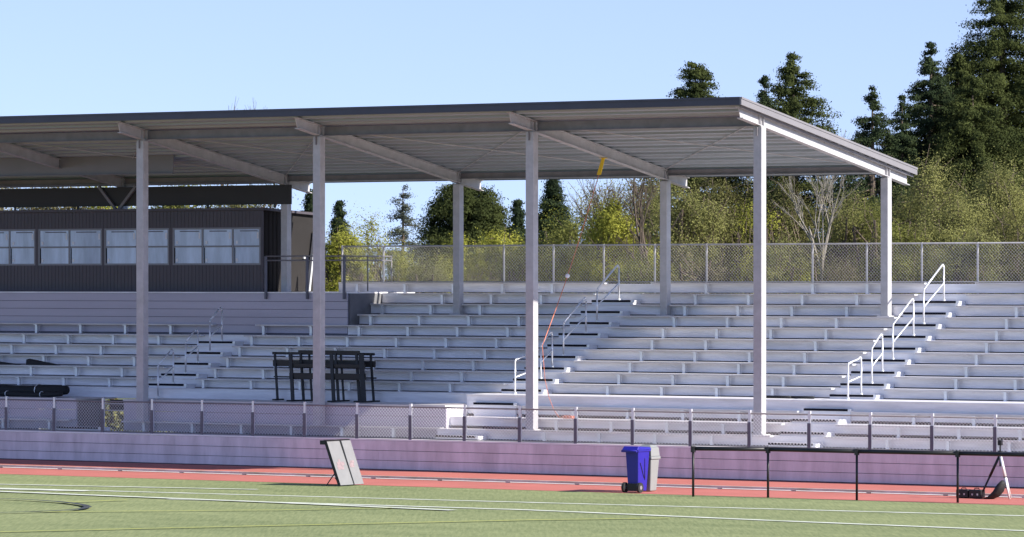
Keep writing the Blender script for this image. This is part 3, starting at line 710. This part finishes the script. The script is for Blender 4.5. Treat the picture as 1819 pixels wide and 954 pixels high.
mb = MB(); mb.hexa([(hx,hy,0.832),(hx+0.40,hy,0.832),(hx+0.40,hy+0.40,0.832),(hx,hy+0.40,0.832)], [(hx+0.02,hy+0.02,1.04),(hx+0.38,hy+0.02,1.04),(hx+0.38,hy+0.38,1.04),(hx+0.02,hy+0.38,1.04)])
mb.hexa([(hx+0.02,hy+0.02,1.041),(hx+0.38,hy+0.02,1.041),(hx+0.38,hy+0.38,1.041),(hx+0.02,hy+0.38,1.041)], [(hx+0.09,hy+0.09,1.10),(hx+0.31,hy+0.09,1.10),(hx+0.31,hy+0.31,1.10),(hx+0.09,hy+0.31,1.10)])
hd = mesh_obj('hood', mb, 'greyplastic', t, bevel=0.012)
mb = MB(); mb.box(hx+0.07,hx+0.33,hy-0.002,hy+0.01,0.88,1.01); mesh_obj('flap', mb, 'rubber', hd)

# portable barrier
bp = [(-50.68,86.40),(-49.01,86.93),(-46.74,86.98),(-44.31,87.20),(-41.75,87.35)]
t = thing('barrier_fence', (-47, 86.9, 0), 'black portable barrier with one top rail on thin posts along the turf edge', 'barrier')
for x, y in bp:
    mb = MB().tube((x,y,0),(x,y,1.12),0.029,8); p = mesh_obj('post', mb, 'dark', t, smooth=True)
    mb = MB().tube((x,y,1.02),(x,y,1.16),0.06,8); mesh_obj('clamp', mb, 'dark', p)
mb = MB().path([(x,y,1.105) for x, y in bp], 0.047, 8); mesh_obj('top_rail', mb, 'dark', t, smooth=True)

# tripod, bag and cases
tx, ty = -44.25, 89.2
t = thing('tripod', (tx, ty, 0), 'pale camera tripod with a small black camera head on the track', 'tripod')
apex = Vector((tx, ty, 1.02))
for (dx, dy) in ((-0.46, -0.12), (0.26, -0.05), (0.06, 0.42)):
    foot = Vector((tx+dx, ty+dy, 0.01)); mid = apex.lerp(foot, 0.5)
    lg = mesh_obj('leg', MB().tube(apex, mid, 0.032, 8).tube(mid, foot, 0.024, 8), 'dark' if dx < -0.3 else 'clear', t, smooth=True)
    mesh_obj('lock', MB().tube(apex.lerp(foot,0.46), apex.lerp(foot,0.52), 0.03, 8), 'dark', lg)
mesh_obj('centre_column', MB().tube((tx,ty,0.75),(tx,ty,1.22),0.02,8), 'dark', t)
mesh_obj('head', MB().ball((tx,ty,1.05),0.055,8).tube((tx,ty,1.06),(tx+0.2,ty-0.05,1.0),0.014,6), 'dark', t)
mesh_obj('camera', MB().box(tx-0.045,tx+0.045,ty-0.05,ty+0.05,1.22,1.34), 'dark', t, bevel=0.01)
t = thing('sandbag', (tx+0.02, ty-0.12, 0.0), 'black sagging bag leaning against the tripod legs', 'bag')
mb = MB(); prof = [(-0.24,0.0,0.16),(-0.10,0.06,0.16),(0.02,0.18,0.15),(0.10,0.34,0.12),(0.13,0.42,0.05)]
n = 12
for i, (px_, pz_, r_) in enumerate(prof):
    mb.v += [(tx + px_ + r_*0.8*math.cos(2*math.pi*j/n), ty - 0.14 + r_*math.sin(2*math.pi*j/n), max(0.006, pz_ + 0.02*math.cos(2*math.pi*j/n + 1))) for j in range(n)]
    if i: o = i*n; mb.f += [(o-n+j, o-n+(j+1) % n, o+(j+1) % n, o+j) for j in range(n)]
mb.f += [tuple(range(n)), tuple(range(len(mb.v)-n, len(mb.v)))]
mesh_obj('bag', mb, 'blackcloth', t, smooth=True)
for i, (cx, lab) in enumerate(((-45.12, 'left black equipment case beside the tripod on the track'), (-44.79, 'right black equipment case next to the sandbag'))):
    t = thing('equipment_case', (cx, 89.1, 0), lab, 'case', 'black cases beside the tripod')
    mesh_obj('shell', MB().box(cx-0.155,cx+0.155,89.0,89.22,0.012,0.205), 'dark', t, bevel=0.02)
    mesh_obj('latch', MB().box(cx-0.08,cx-0.045,88.985,88.998,0.08,0.12).box(cx+0.045,cx+0.08,88.985,88.998,0.08,0.12), 'galv', t)
    mesh_obj('handle', MB().path([(cx-0.06,89.1,0.206),(cx-0.05,89.1,0.235),(cx+0.05,89.1,0.235),(cx+0.06,89.1,0.206)],0.01,6), 'dark', t)

# ------------------------------------------------------------------ trees
def quads_mesh(name, C, A, B, m, parent, origin):
    n = len(C); V = np.empty((n, 4, 3), dtype=np.float32)
    V[:,0] = C - A; V[:,1] = C + B; V[:,2] = C + A; V[:,3] = C - B
    V -= np.array(origin, dtype=np.float32)
    me = bpy.data.meshes.new(name)
    me.vertices.add(4*n); me.vertices.foreach_set('co', V.reshape(-1))
    me.loops.add(4*n); me.loops.foreach_set('vertex_index', np.arange(4*n, dtype=np.int32))
    me.polygons.add(n); me.polygons.foreach_set('loop_start', np.arange(0, 4*n, 4, dtype=np.int32))
    me.polygons.foreach_set('loop_total', np.full(n, 4, dtype=np.int32))
    me.update(calc_edges=True); me.materials.append(M[m])
    o = bpy.data.objects.new(name, me); COL.objects.link(o); o.parent = parent
    return o
def leaves(C, size, rng, asp=0.55, N=None):
    n = len(C)
    nr = rng.normal(size=(n,3)) if N is None else N/np.maximum(1e-6, np.linalg.norm(N, axis=1))[:,None] + rng.normal(size=(n,3))*0.38
    nr /= np.linalg.norm(nr, axis=1)[:,None]
    d = rng.normal(size=(n,3)); d -= (d*nr).sum(1)[:,None]*nr; d /= np.linalg.norm(d, axis=1)[:,None]
    e = np.cross(nr, d)
    s = size * rng.uniform(0.6, 1.35, n)[:,None]
    return d*s, e*s*asp

def conifer(px, ytop, d, rad, label, m='fir', base=0.0, dens=1.0, p=0.85, leaf=0.13, nb=270, lpb=74, droop=0.25, gap=0.0, seed=1, blunt=0.0, group='dark conifers behind the stand', name='conifer_tree', tuft=0.16, lo=0.004):
    rng = np.random.default_rng(seed); X, Y = at_depth(px, d); top = height(ytop, d)
    t = thing(name, (X, Y, 0), label, 'tree', group)
    mesh_obj('trunk', MB().tube((X,Y,0),(X,Y,top*0.97), max(0.12, rad*0.09), 8, 0.012), 'bark', t)
    br = MB(); Cs = []; Ns = []
    hgt = top - base
    lob = rng.uniform(0.92, 1.08, 12) if m == 'seq' else rng.uniform(0.8, 1.2, 12)
    for i in range(int(nb*dens*1.7)):
        tt = lo + (1-lo) * (rng.random() ** 0.75)              # 0 top, 1 base
        a = rng.random()*2*math.pi
        r = rad * ((tt + blunt)/(1+blunt))**p * lob[int(a/(2*math.pi)*12) % 12] * (rng.uniform(0.84, 1.06) if m == 'seq' else rng.uniform(0.72, 1.12))
        z0 = top - tt*hgt
        if rng.random() < gap: continue
        ln = rng.beta(1.4 if m == 'seq' else 1.9, 1.0, int(lpb*8.0*(0.25+0.75*r/rad)))
        w = tuft * (0.5 + r/rad) * (0.72 if m == 'seq' else 0.85)
        P = np.empty((len(ln),3)); P[:,0] = X + math.cos(a)*r*ln; P[:,1] = Y + math.sin(a)*r*ln
        P[:,2] = z0 - droop*r*ln**2 + 0.10*r*ln
        g = rng.normal(size=P.shape) * np.array([1,1,0.7]); P += g * w * (0.5 + 0.7*ln)[:,None]
        Cs.append(P); Ns.append(g*0.7 + np.array([math.cos(a)*0.75, math.sin(a)*0.75, 0.45]))
        if gap > 0.0 and r > 0.4: br.tube((X,Y,z0), (X+math.cos(a)*r*0.9, Y+math.sin(a)*r*0.9, z0-droop*r*0.8+0.09*r), 0.03, 4, 0.012)
    C = np.concatenate(Cs); C[:,2] = np.maximum(C[:,2], 0.1)
    A, B = leaves(C, leaf*(0.46 if m == 'seq' else 0.44), rng, 0.42, np.concatenate(Ns))
    quads_mesh('crown', C, A, B, m, t, (X,Y,0))
    if br.v: mesh_obj('branch', br, 'bark', t)
    return t

def broadleaf(px, ytop, d, rad, label, m='leaf_g', zbase=1.5, ncl=90, lpc=90, leaf=0.10, cl=0.42, seed=1, group='budding trees and bushes beyond the back fence', name='broadleaf_tree', twig='bark', shape=1.0, upward=0.2, nlimb=9, twr=0.018):
    rng = np.random.default_rng(seed); X, Y = at_depth(px, d); top = height(ytop, d)
    t = thing(name, (X, Y, 0), label, 'tree' if name != 'bush' else 'bush', group)
    zc = (top + zbase)/2; hz = (top - zbase)/2
    tr = MB(); fork = zbase + hz*0.35
    tr.tube((X,Y,0),(X,Y,fork), 0.16, 8, 0.11); 
    mesh_obj('trunk', tr, twig, t)
    br = MB(); limbs = []
    for i in range(nlimb):
        a = rng.random()*2*math.pi; e = rng.uniform(0.25, 1.0)
        q = np.array([X + math.cos(a)*rad*0.6*rng.uniform(0.4,1), Y + math.sin(a)*rad*0.6*rng.uniform(0.4,1), zc + hz*rng.uniform(-0.1, 0.75)])
        p0 = np.array([X,Y,fork*rng.uniform(0.7,1.0)]); br.tube(p0, q, 0.07, 5, 0.03); limbs.append((p0, q))
    Cs = []; Ns = []; lobes = []
    for i in range(max(7, int(5 + rad*4))):
        v = rng.normal(size=3); v /= np.linalg.norm(v); q = rng.uniform(0.25, 0.72)
        lr_ = rad*rng.uniform(0.26, 0.42)
        lobes.append((np.array([X + v[0]*rad*q, Y + v[1]*rad*q, zc + v[2]*max(0.2, hz - lr_*0.7)*rng.uniform(0.6,1.0)]), np.array([lr_, lr_, lr_*rng.uniform(0.8,1.2)])))
    lobes.append((np.array([X, Y, top - rad*0.36]), np.array([rad*0.36]*3)))
    for i in range(ncl):
        lc, lr_ = lobes[rng.integers(len(lobes))]
        v = rng.normal(size=3); v[2] = v[2]*0.8 + 0.25; v /= np.linalg.norm(v); rr = rng.random()**0.25
        c = lc + v*lr_*rr
        p0, q = limbs[rng.integers(len(limbs))]; s = p0 + (q-p0)*rng.uniform(0.5,1)
        br.tube(s, c, twr*1.4, 3, twr*0.6, cap=False)
        for _ in range(2):
            e = c + rng.normal(size=3)*cl*0.8 + np.array([0,0,upward*cl]); br.tube(c, e, twr*0.7, 3, twr*0.35, cap=False)
        k = int(lpc*5.0*rng.uniform(0.5,1.4)); g = rng.normal(size=(k,3)); P = c + g*cl*rng.uniform(0.4,0.8)*np.array([1,1,0.8+upward])
        o_ = (c - lc); o_ = o_/max(1e-6, np.linalg.norm(o_))
        Cs.append(P); Ns.append(g*0.6 + o_*0.8 + np.array([0,0,0.3]))
    C = np.concatenate(Cs); C[:,2] = np.maximum(C[:,2], 0.15)
    A, B = leaves(C, leaf*0.44, rng, 0.6, np.concatenate(Ns))
    quads_mesh('crown', C, A, B, m, t, (X,Y,0))
    mesh_obj('branch', br, twig, t)
    return t

def bare_tree(px, ytop, d, label, seed=5, m='palebark', spread=0.30, r0=0.055, name='bare_tree'):
    rng = random.Random(seed); X, Y = at_depth(px, d); top = height(ytop, d)
    t = thing(name, (X, Y, 0), label, 'tree')
    mb = MB(); tw = MB()
    def grow(p, v, L, r, lev):
        q = p + v*L; (mb if lev < 2 else tw).tube(p, q, r, 6 if lev < 2 else 4, r*0.72, cap=False)
        if lev >= 5: return
        for _ in range(3 if lev else 3):
            n = (v + Vector((rng.uniform(-1,1), rng.uniform(-1,1), rng.uniform(-0.3,0.7)))*spread*1.5).normalized()
            grow(p + v*L*rng.uniform(0.55,1.0), n, L*rng.uniform(0.55,0.82), r*0.6, lev+1)
    h = top
    mb.tube((X,Y,0),(X+0.05,Y,h*0.40), r0*1.35, 8, r0)
    grow(Vector((X+0.05,Y,h*0.40)), Vector((0.05,0,1)), h*0.26, r0, 0)
    mesh_obj('trunk', mb, m, t); mesh_obj('branch', tw, m, t)
    return t

# tall conifers far behind
conifer(1078, -16, 176, 7.4, 'huge dark conifer, tallest tree at the far right', 'seq', dens=2.3, p=0.72, leaf=0.12, lpb=75, seed=11, droop=0.15, blunt=0.02, tuft=0.24)
conifer(1001, 54, 172, 6.4, 'tall dark fir left of the huge conifer', 'fir', dens=1.5, p=0.95, leaf=0.12, seed=12, droop=0.2, gap=0.12)
conifer(938, 102, 166, 4.6, 'slim pointed fir above the right end of the canopy', 'fir', dens=1.0, p=0.9, leaf=0.11, seed=13, gap=0.15)
conifer(853, 66, 172, 6.6, 'broad dark conifer rising behind the sloping end of the roof', 'seq', dens=1.4, p=0.82, leaf=0.12, seed=14, droop=0.12, tuft=0.22)
conifer(822, 88, 170, 2.0, 'small ragged fir top beside the broad conifer', 'fir', dens=0.6, p=0.8, leaf=0.11, seed=15, gap=0.2)
conifer(747, 70, 172, 5.0, 'pointed dark conifer tip above the roof edge', 'seq', dens=1.1, p=0.72, leaf=0.12, seed=16, droop=0.1, tuft=0.2)
conifer(500, 208, 158, 3.3, 'round shouldered dark sequoia seen under the canopy', 'seq', dens=2.4, p=0.42, leaf=0.11, seed=17, droop=0.1, blunt=0.03, tuft=0.2)
conifer(363, 223, 150, 1.35, 'small dark pointed fir right of the press box', 'fir', dens=0.9, p=0.8, leaf=0.10, seed=18, tuft=0.13)
conifer(432, 203, 150, 1.9, 'thin grey pine with sparse open branches', 'greyfir', dens=0.55, p=0.7, leaf=0.085, lpb=36, seed=19, gap=0.3, droop=0.15, tuft=0.15)
conifer(556, 220, 148, 1.5, 'dark fir behind the third front post', 'fir', dens=0.9, p=0.9, leaf=0.10, seed=20, gap=0.1)
conifer(594, 200, 150, 1.9, 'dark green fir right of the third front post', 'fir', dens=1.2, p=0.7, leaf=0.10, seed=21, tuft=0.18)
conifer(333, 214, 160, 1.6, 'dark treetop showing above the press box end wall', 'fir', dens=0.7, p=0.8, leaf=0.11, seed=22, gap=0.2)
conifer(1046, 88, 170, 5.6, 'dark fir filling in below the huge conifer', 'seq', dens=1.4, p=0.7, leaf=0.12, seed=23, tuft=0.22)
conifer(1030, 66, 174, 5.2, 'dark fir crowding between the tall fir and the huge conifer', 'seq', dens=1.8, p=0.75, leaf=0.12, seed=26, tuft=0.22)
conifer(1126, 40, 178, 6.2, 'dark conifer at the right edge behind the bushes', 'seq', dens=1.4, p=0.7, leaf=0.13, seed=24, tuft=0.22)
conifer(970, 112, 170, 3.6, 'low dark fir between the slim fir and tall fir', 'fir', dens=0.8, p=0.9, leaf=0.12, seed=25, gap=0.1)
bare_tree(230, 112, 158, 'thin bare treetop poking above the canopy roof', 8, 'bark', 0.25, 0.06)

# broadleaf belt directly behind the fence
B = broadleaf
B(364, 258, 136, 1.4, 'yellow leafed bush in front of the small pointed fir', 'leaf_y', 2.0, 90, 70, 0.075, 0.32, 31, name='bush')
B(394, 238, 139, 1.5, 'airy pale yellow bush right of the second front post', 'leaf_y', 2.0, 80, 44, 0.065, 0.36, 32, name='bush', upward=0.6)
B(424, 276, 133, 1.5, 'low yellow bush below the grey pine', 'leaf_y', 2.0, 90, 70, 0.07, 0.34, 33, name='bush')
B(462, 284, 133, 1.5, 'low brownish bush left of the rounded sequoia', 'leaf_o', 2.0, 90, 60, 0.06, 0.34, 34, name='bush')
B(488, 262, 135, 1.6, 'yellow green bush below the rounded sequoia', 'leaf_y', 2.0, 56, 64, 0.075, 0.32, 35, name='bush')
B(526, 256, 136, 1.8, 'bright yellow green bush right of the rounded sequoia', 'leaf_y', 2.0, 66, 64, 0.08, 0.34, 36, name='bush')
B(556, 272, 132, 1.4, 'olive bush behind the fence at the third post', 'leaf_g', 2.0, 46, 60, 0.075, 0.32, 37, name='bush')
B(612, 232, 134, 1.9, 'green tree behind the fence right of the third post', 'leaf_g', 2.2, 80, 80, 0.08, 0.36, 38)
B(636, 196, 138, 2.2, 'tall twiggy tree with yellow leaves below the roof strap', 'leaf_y', 2.5, 90, 44, 0.06, 0.36, 39, upward=0.5)
B(655, 226, 130, 1.9, 'bright yellow leafed tree under the strap', 'leaf_y', 2.8, 100, 70, 0.075, 0.30, 40)
B(690, 200, 137, 2.2, 'brown twiggy tree left of the rear post', 'leaf_o', 2.2, 120, 70, 0.06, 0.38, 41, upward=0.5)
B(730, 208, 133, 1.9, 'twiggy olive tree behind the rear post', 'leaf_o', 2.2, 120, 76, 0.065, 0.36, 42, upward=0.4)
B(778, 192, 137, 2.6, 'dark dense tree left of the fourth front post', 'leaf_d', 2.0, 130, 80, 0.075, 0.42, 43)
B(742, 268, 127, 1.4, 'pale brown brush along the fence by the rear post', 'leaf_b', 2.0, 56, 60, 0.055, 0.32, 44, name='bush')
B(690, 274, 127, 1.5, 'olive brush below the twiggy trees', 'leaf_g', 2.0, 50, 60, 0.065, 0.32, 45, name='bush')
B(818, 228, 131, 1.6, 'yellow tinged tree behind the fourth front post', 'leaf_y', 2.2, 56, 40, 0.065, 0.36, 46, upward=0.4)
B(848, 205, 137, 2.5, 'dark brown budding tree behind the bare white tree', 'leaf_d', 2.0, 120, 70, 0.07, 0.42, 47)
B(838, 268, 126, 1.4, 'yellow brush right of the fourth front post', 'leaf_o', 2.0, 50, 56, 0.06, 0.32, 48, name='bush')
B(905, 204, 134, 2.3, 'olive tree between the bare tree and right rear post', 'leaf_o', 2.0, 110, 64, 0.065, 0.38, 49, upward=0.3)
B(890, 272, 126, 1.4, 'brown brush at the foot of the bare tree', 'leaf_b', 2.0, 56, 60, 0.055, 0.32, 50, name='bush')
B(945, 214, 132, 1.8, 'green tree behind the right rear post', 'leaf_g', 2.0, 80, 64, 0.07, 0.36, 51)
B(1008, 186, 137, 2.9, 'large spreading olive tree right of the canopy', 'leaf_o', 2.2, 190, 86, 0.07, 0.40, 52, upward=0.5)
B(1072, 194, 139, 3.0, 'large spreading olive tree at the right edge', 'leaf_o', 2.2, 190, 86, 0.07, 0.40, 53, upward=0.5)
B(1015, 232, 128, 2.0, 'round mossy green bush below the large olive tree', 'leaf_o', 2.0, 120, 90, 0.065, 0.34, 54, name='bush')
B(965, 248, 127, 1.5, 'dark olive bush right of the rear post', 'leaf_g', 2.0, 70, 70, 0.065, 0.34, 55, name='bush')
B(1085, 236, 127, 2.1, 'dark brown bush at the right edge by the fence', 'leaf_d', 2.0, 110, 80, 0.065, 0.36, 56, name='bush')
B(1048, 262, 123, 1.5, 'low olive bush along the fence at the right', 'leaf_o', 2.0, 60, 70, 0.06, 0.32, 57, name='bush')
B(1135, 215, 132, 2.6, 'darker olive tree cut off by the right edge of the picture', 'leaf_g', 2.0, 110, 80, 0.075, 0.4, 58)
bare_tree(879, 190, 128, 'bare white barked tree behind the fence, right of the fourth post', 5)
bare_tree(650, 200, 131, 'dark bare tree with forking limbs below the strap', 9, 'bark', 0.34, 0.06)
bare_tree(693, 205, 129, 'bare brown tree left of the rear post', 14, 'bark', 0.34, 0.07)
# treetops behind the press box
for i, (px, yt, m, lab) in enumerate(((-20, 196, 'leaf_b', 'pale treetop behind the press box at the left edge'), (52, 198, 'leaf_b', 'pale twiggy treetop seen through the press box roof gap'), (120, 197, 'leaf_y', 'pale yellow treetop behind the press box brace'), (205, 196, 'leaf_g', 'green treetop behind the press box roof'), (270, 200, 'leaf_d', 'dark treetop behind the press box at right'))):
    B(px, yt, 152, 2.4, lab, m, 3.0, 70, 60, 0.085, 0.42, 60+i)
# shrub glimpsed beneath the stand
x, y = -82.4, 106.0
sh = []
for i, (x, y) in enumerate(((-83.2, 106.5), (-81.3, 106.8))):
    rng = np.random.default_rng(80+i); t = thing('bush', (x, y, 0), ('left' if i == 0 else 'right') + ' olive shrub glimpsed under the stand through the stair gap', 'bush', 'shrubs behind the stand')
    C = rng.normal(size=(1500,3))*np.array([0.5,0.4,0.22]) + np.array([x,y,0.72]); C[:,2] = np.maximum(C[:,2], 0.1)
    A, Bv = leaves(C, 0.08, rng, 0.6); quads_mesh('crown', C, A, Bv, 'leaf_o', t, (x,y,0))
    mesh_obj('stem', MB().tube((x,y,0),(x,y,0.8),0.03,6), 'bark', t)

# ------------------------------------------------------------------ light
SUN_E, SUN_PHI = math.radians(32), math.radians(8)
sd = Vector((math.cos(SUN_PHI)*math.cos(SUN_E), math.sin(SUN_PHI)*math.cos(SUN_E), math.sin(SUN_E)))
L = bpy.data.lights.new('sun', 'SUN'); L.energy = 5.0; L.angle = math.radians(0.5); L.color = (1.0, 0.94, 0.84)
lo = bpy.data.objects.new('sun', L); COL.objects.link(lo); lo.rotation_euler = sd.to_track_quat('Z', 'Y').to_euler(); lo.location = (-30, 100, 60)
w = bpy.data.worlds.new('World'); sc.world = w; w.use_nodes = True
nt = w.node_tree; bg = nt.nodes['Background']
sky = nt.nodes.new('ShaderNodeTexSky'); sky.sky_type = 'NISHITA'; sky.sun_disc = False
sky.sun_elevation = SUN_E; sky.sun_rotation = math.radians(90) - SUN_PHI
sky.air_density = 1.0; sky.dust_density = 0.0; sky.ozone_density = 1.3
tc = nt.nodes.new('ShaderNodeTexCoord'); va = nt.nodes.new('ShaderNodeVectorMath'); va.operation = 'ADD'; va.inputs[1].default_value = (0, 0, 0.145)
vn = nt.nodes.new('ShaderNodeVectorMath'); vn.operation = 'NORMALIZE'
nt.links.new(tc.outputs['Generated'], va.inputs[0]); nt.links.new(va.outputs[0], vn.inputs[0]); nt.links.new(vn.outputs[0], sky.inputs[0])
mxs = nt.nodes.new('ShaderNodeMix'); mxs.data_type = 'RGBA'; mxs.blend_type = 'MULTIPLY'; mxs.inputs[0].default_value = 1.0; mxs.inputs[7].default_value = (1.04, 0.925, 1.05, 1)
nt.links.new(sky.outputs[0], mxs.inputs[6]); nt.links.new(mxs.outputs[2], bg.inputs[0]); bg.inputs[1].default_value = 0.11

# ------------------------------------------------------------------ camera
FRAME_W = 1104.0                   # photograph pixels across the frame
FX_, FY_ = 549.5, 299.0            # photograph point at the middle of the frame
cam = bpy.data.cameras.new('camera'); co = bpy.data.objects.new('camera', cam); COL.objects.link(co)
co.location = (0, 0, EYE); co.rotation_euler = (math.radians(90), 0, TH)
cam.sensor_width = 36; cam.lens = 36 * FPX / FRAME_W
cam.shift_x = (FX_ - 549.5) / FRAME_W; cam.shift_y = -(FY_ - 313) / FRAME_W
cam.clip_start = 1; cam.clip_end = 4000
sc.camera = co
vs = sc.view_settings; vs.view_transform = 'Standard'; vs.look = 'None'; vs.gamma = 1; vs.exposure = 0.95; vs.use_curve_mapping = False
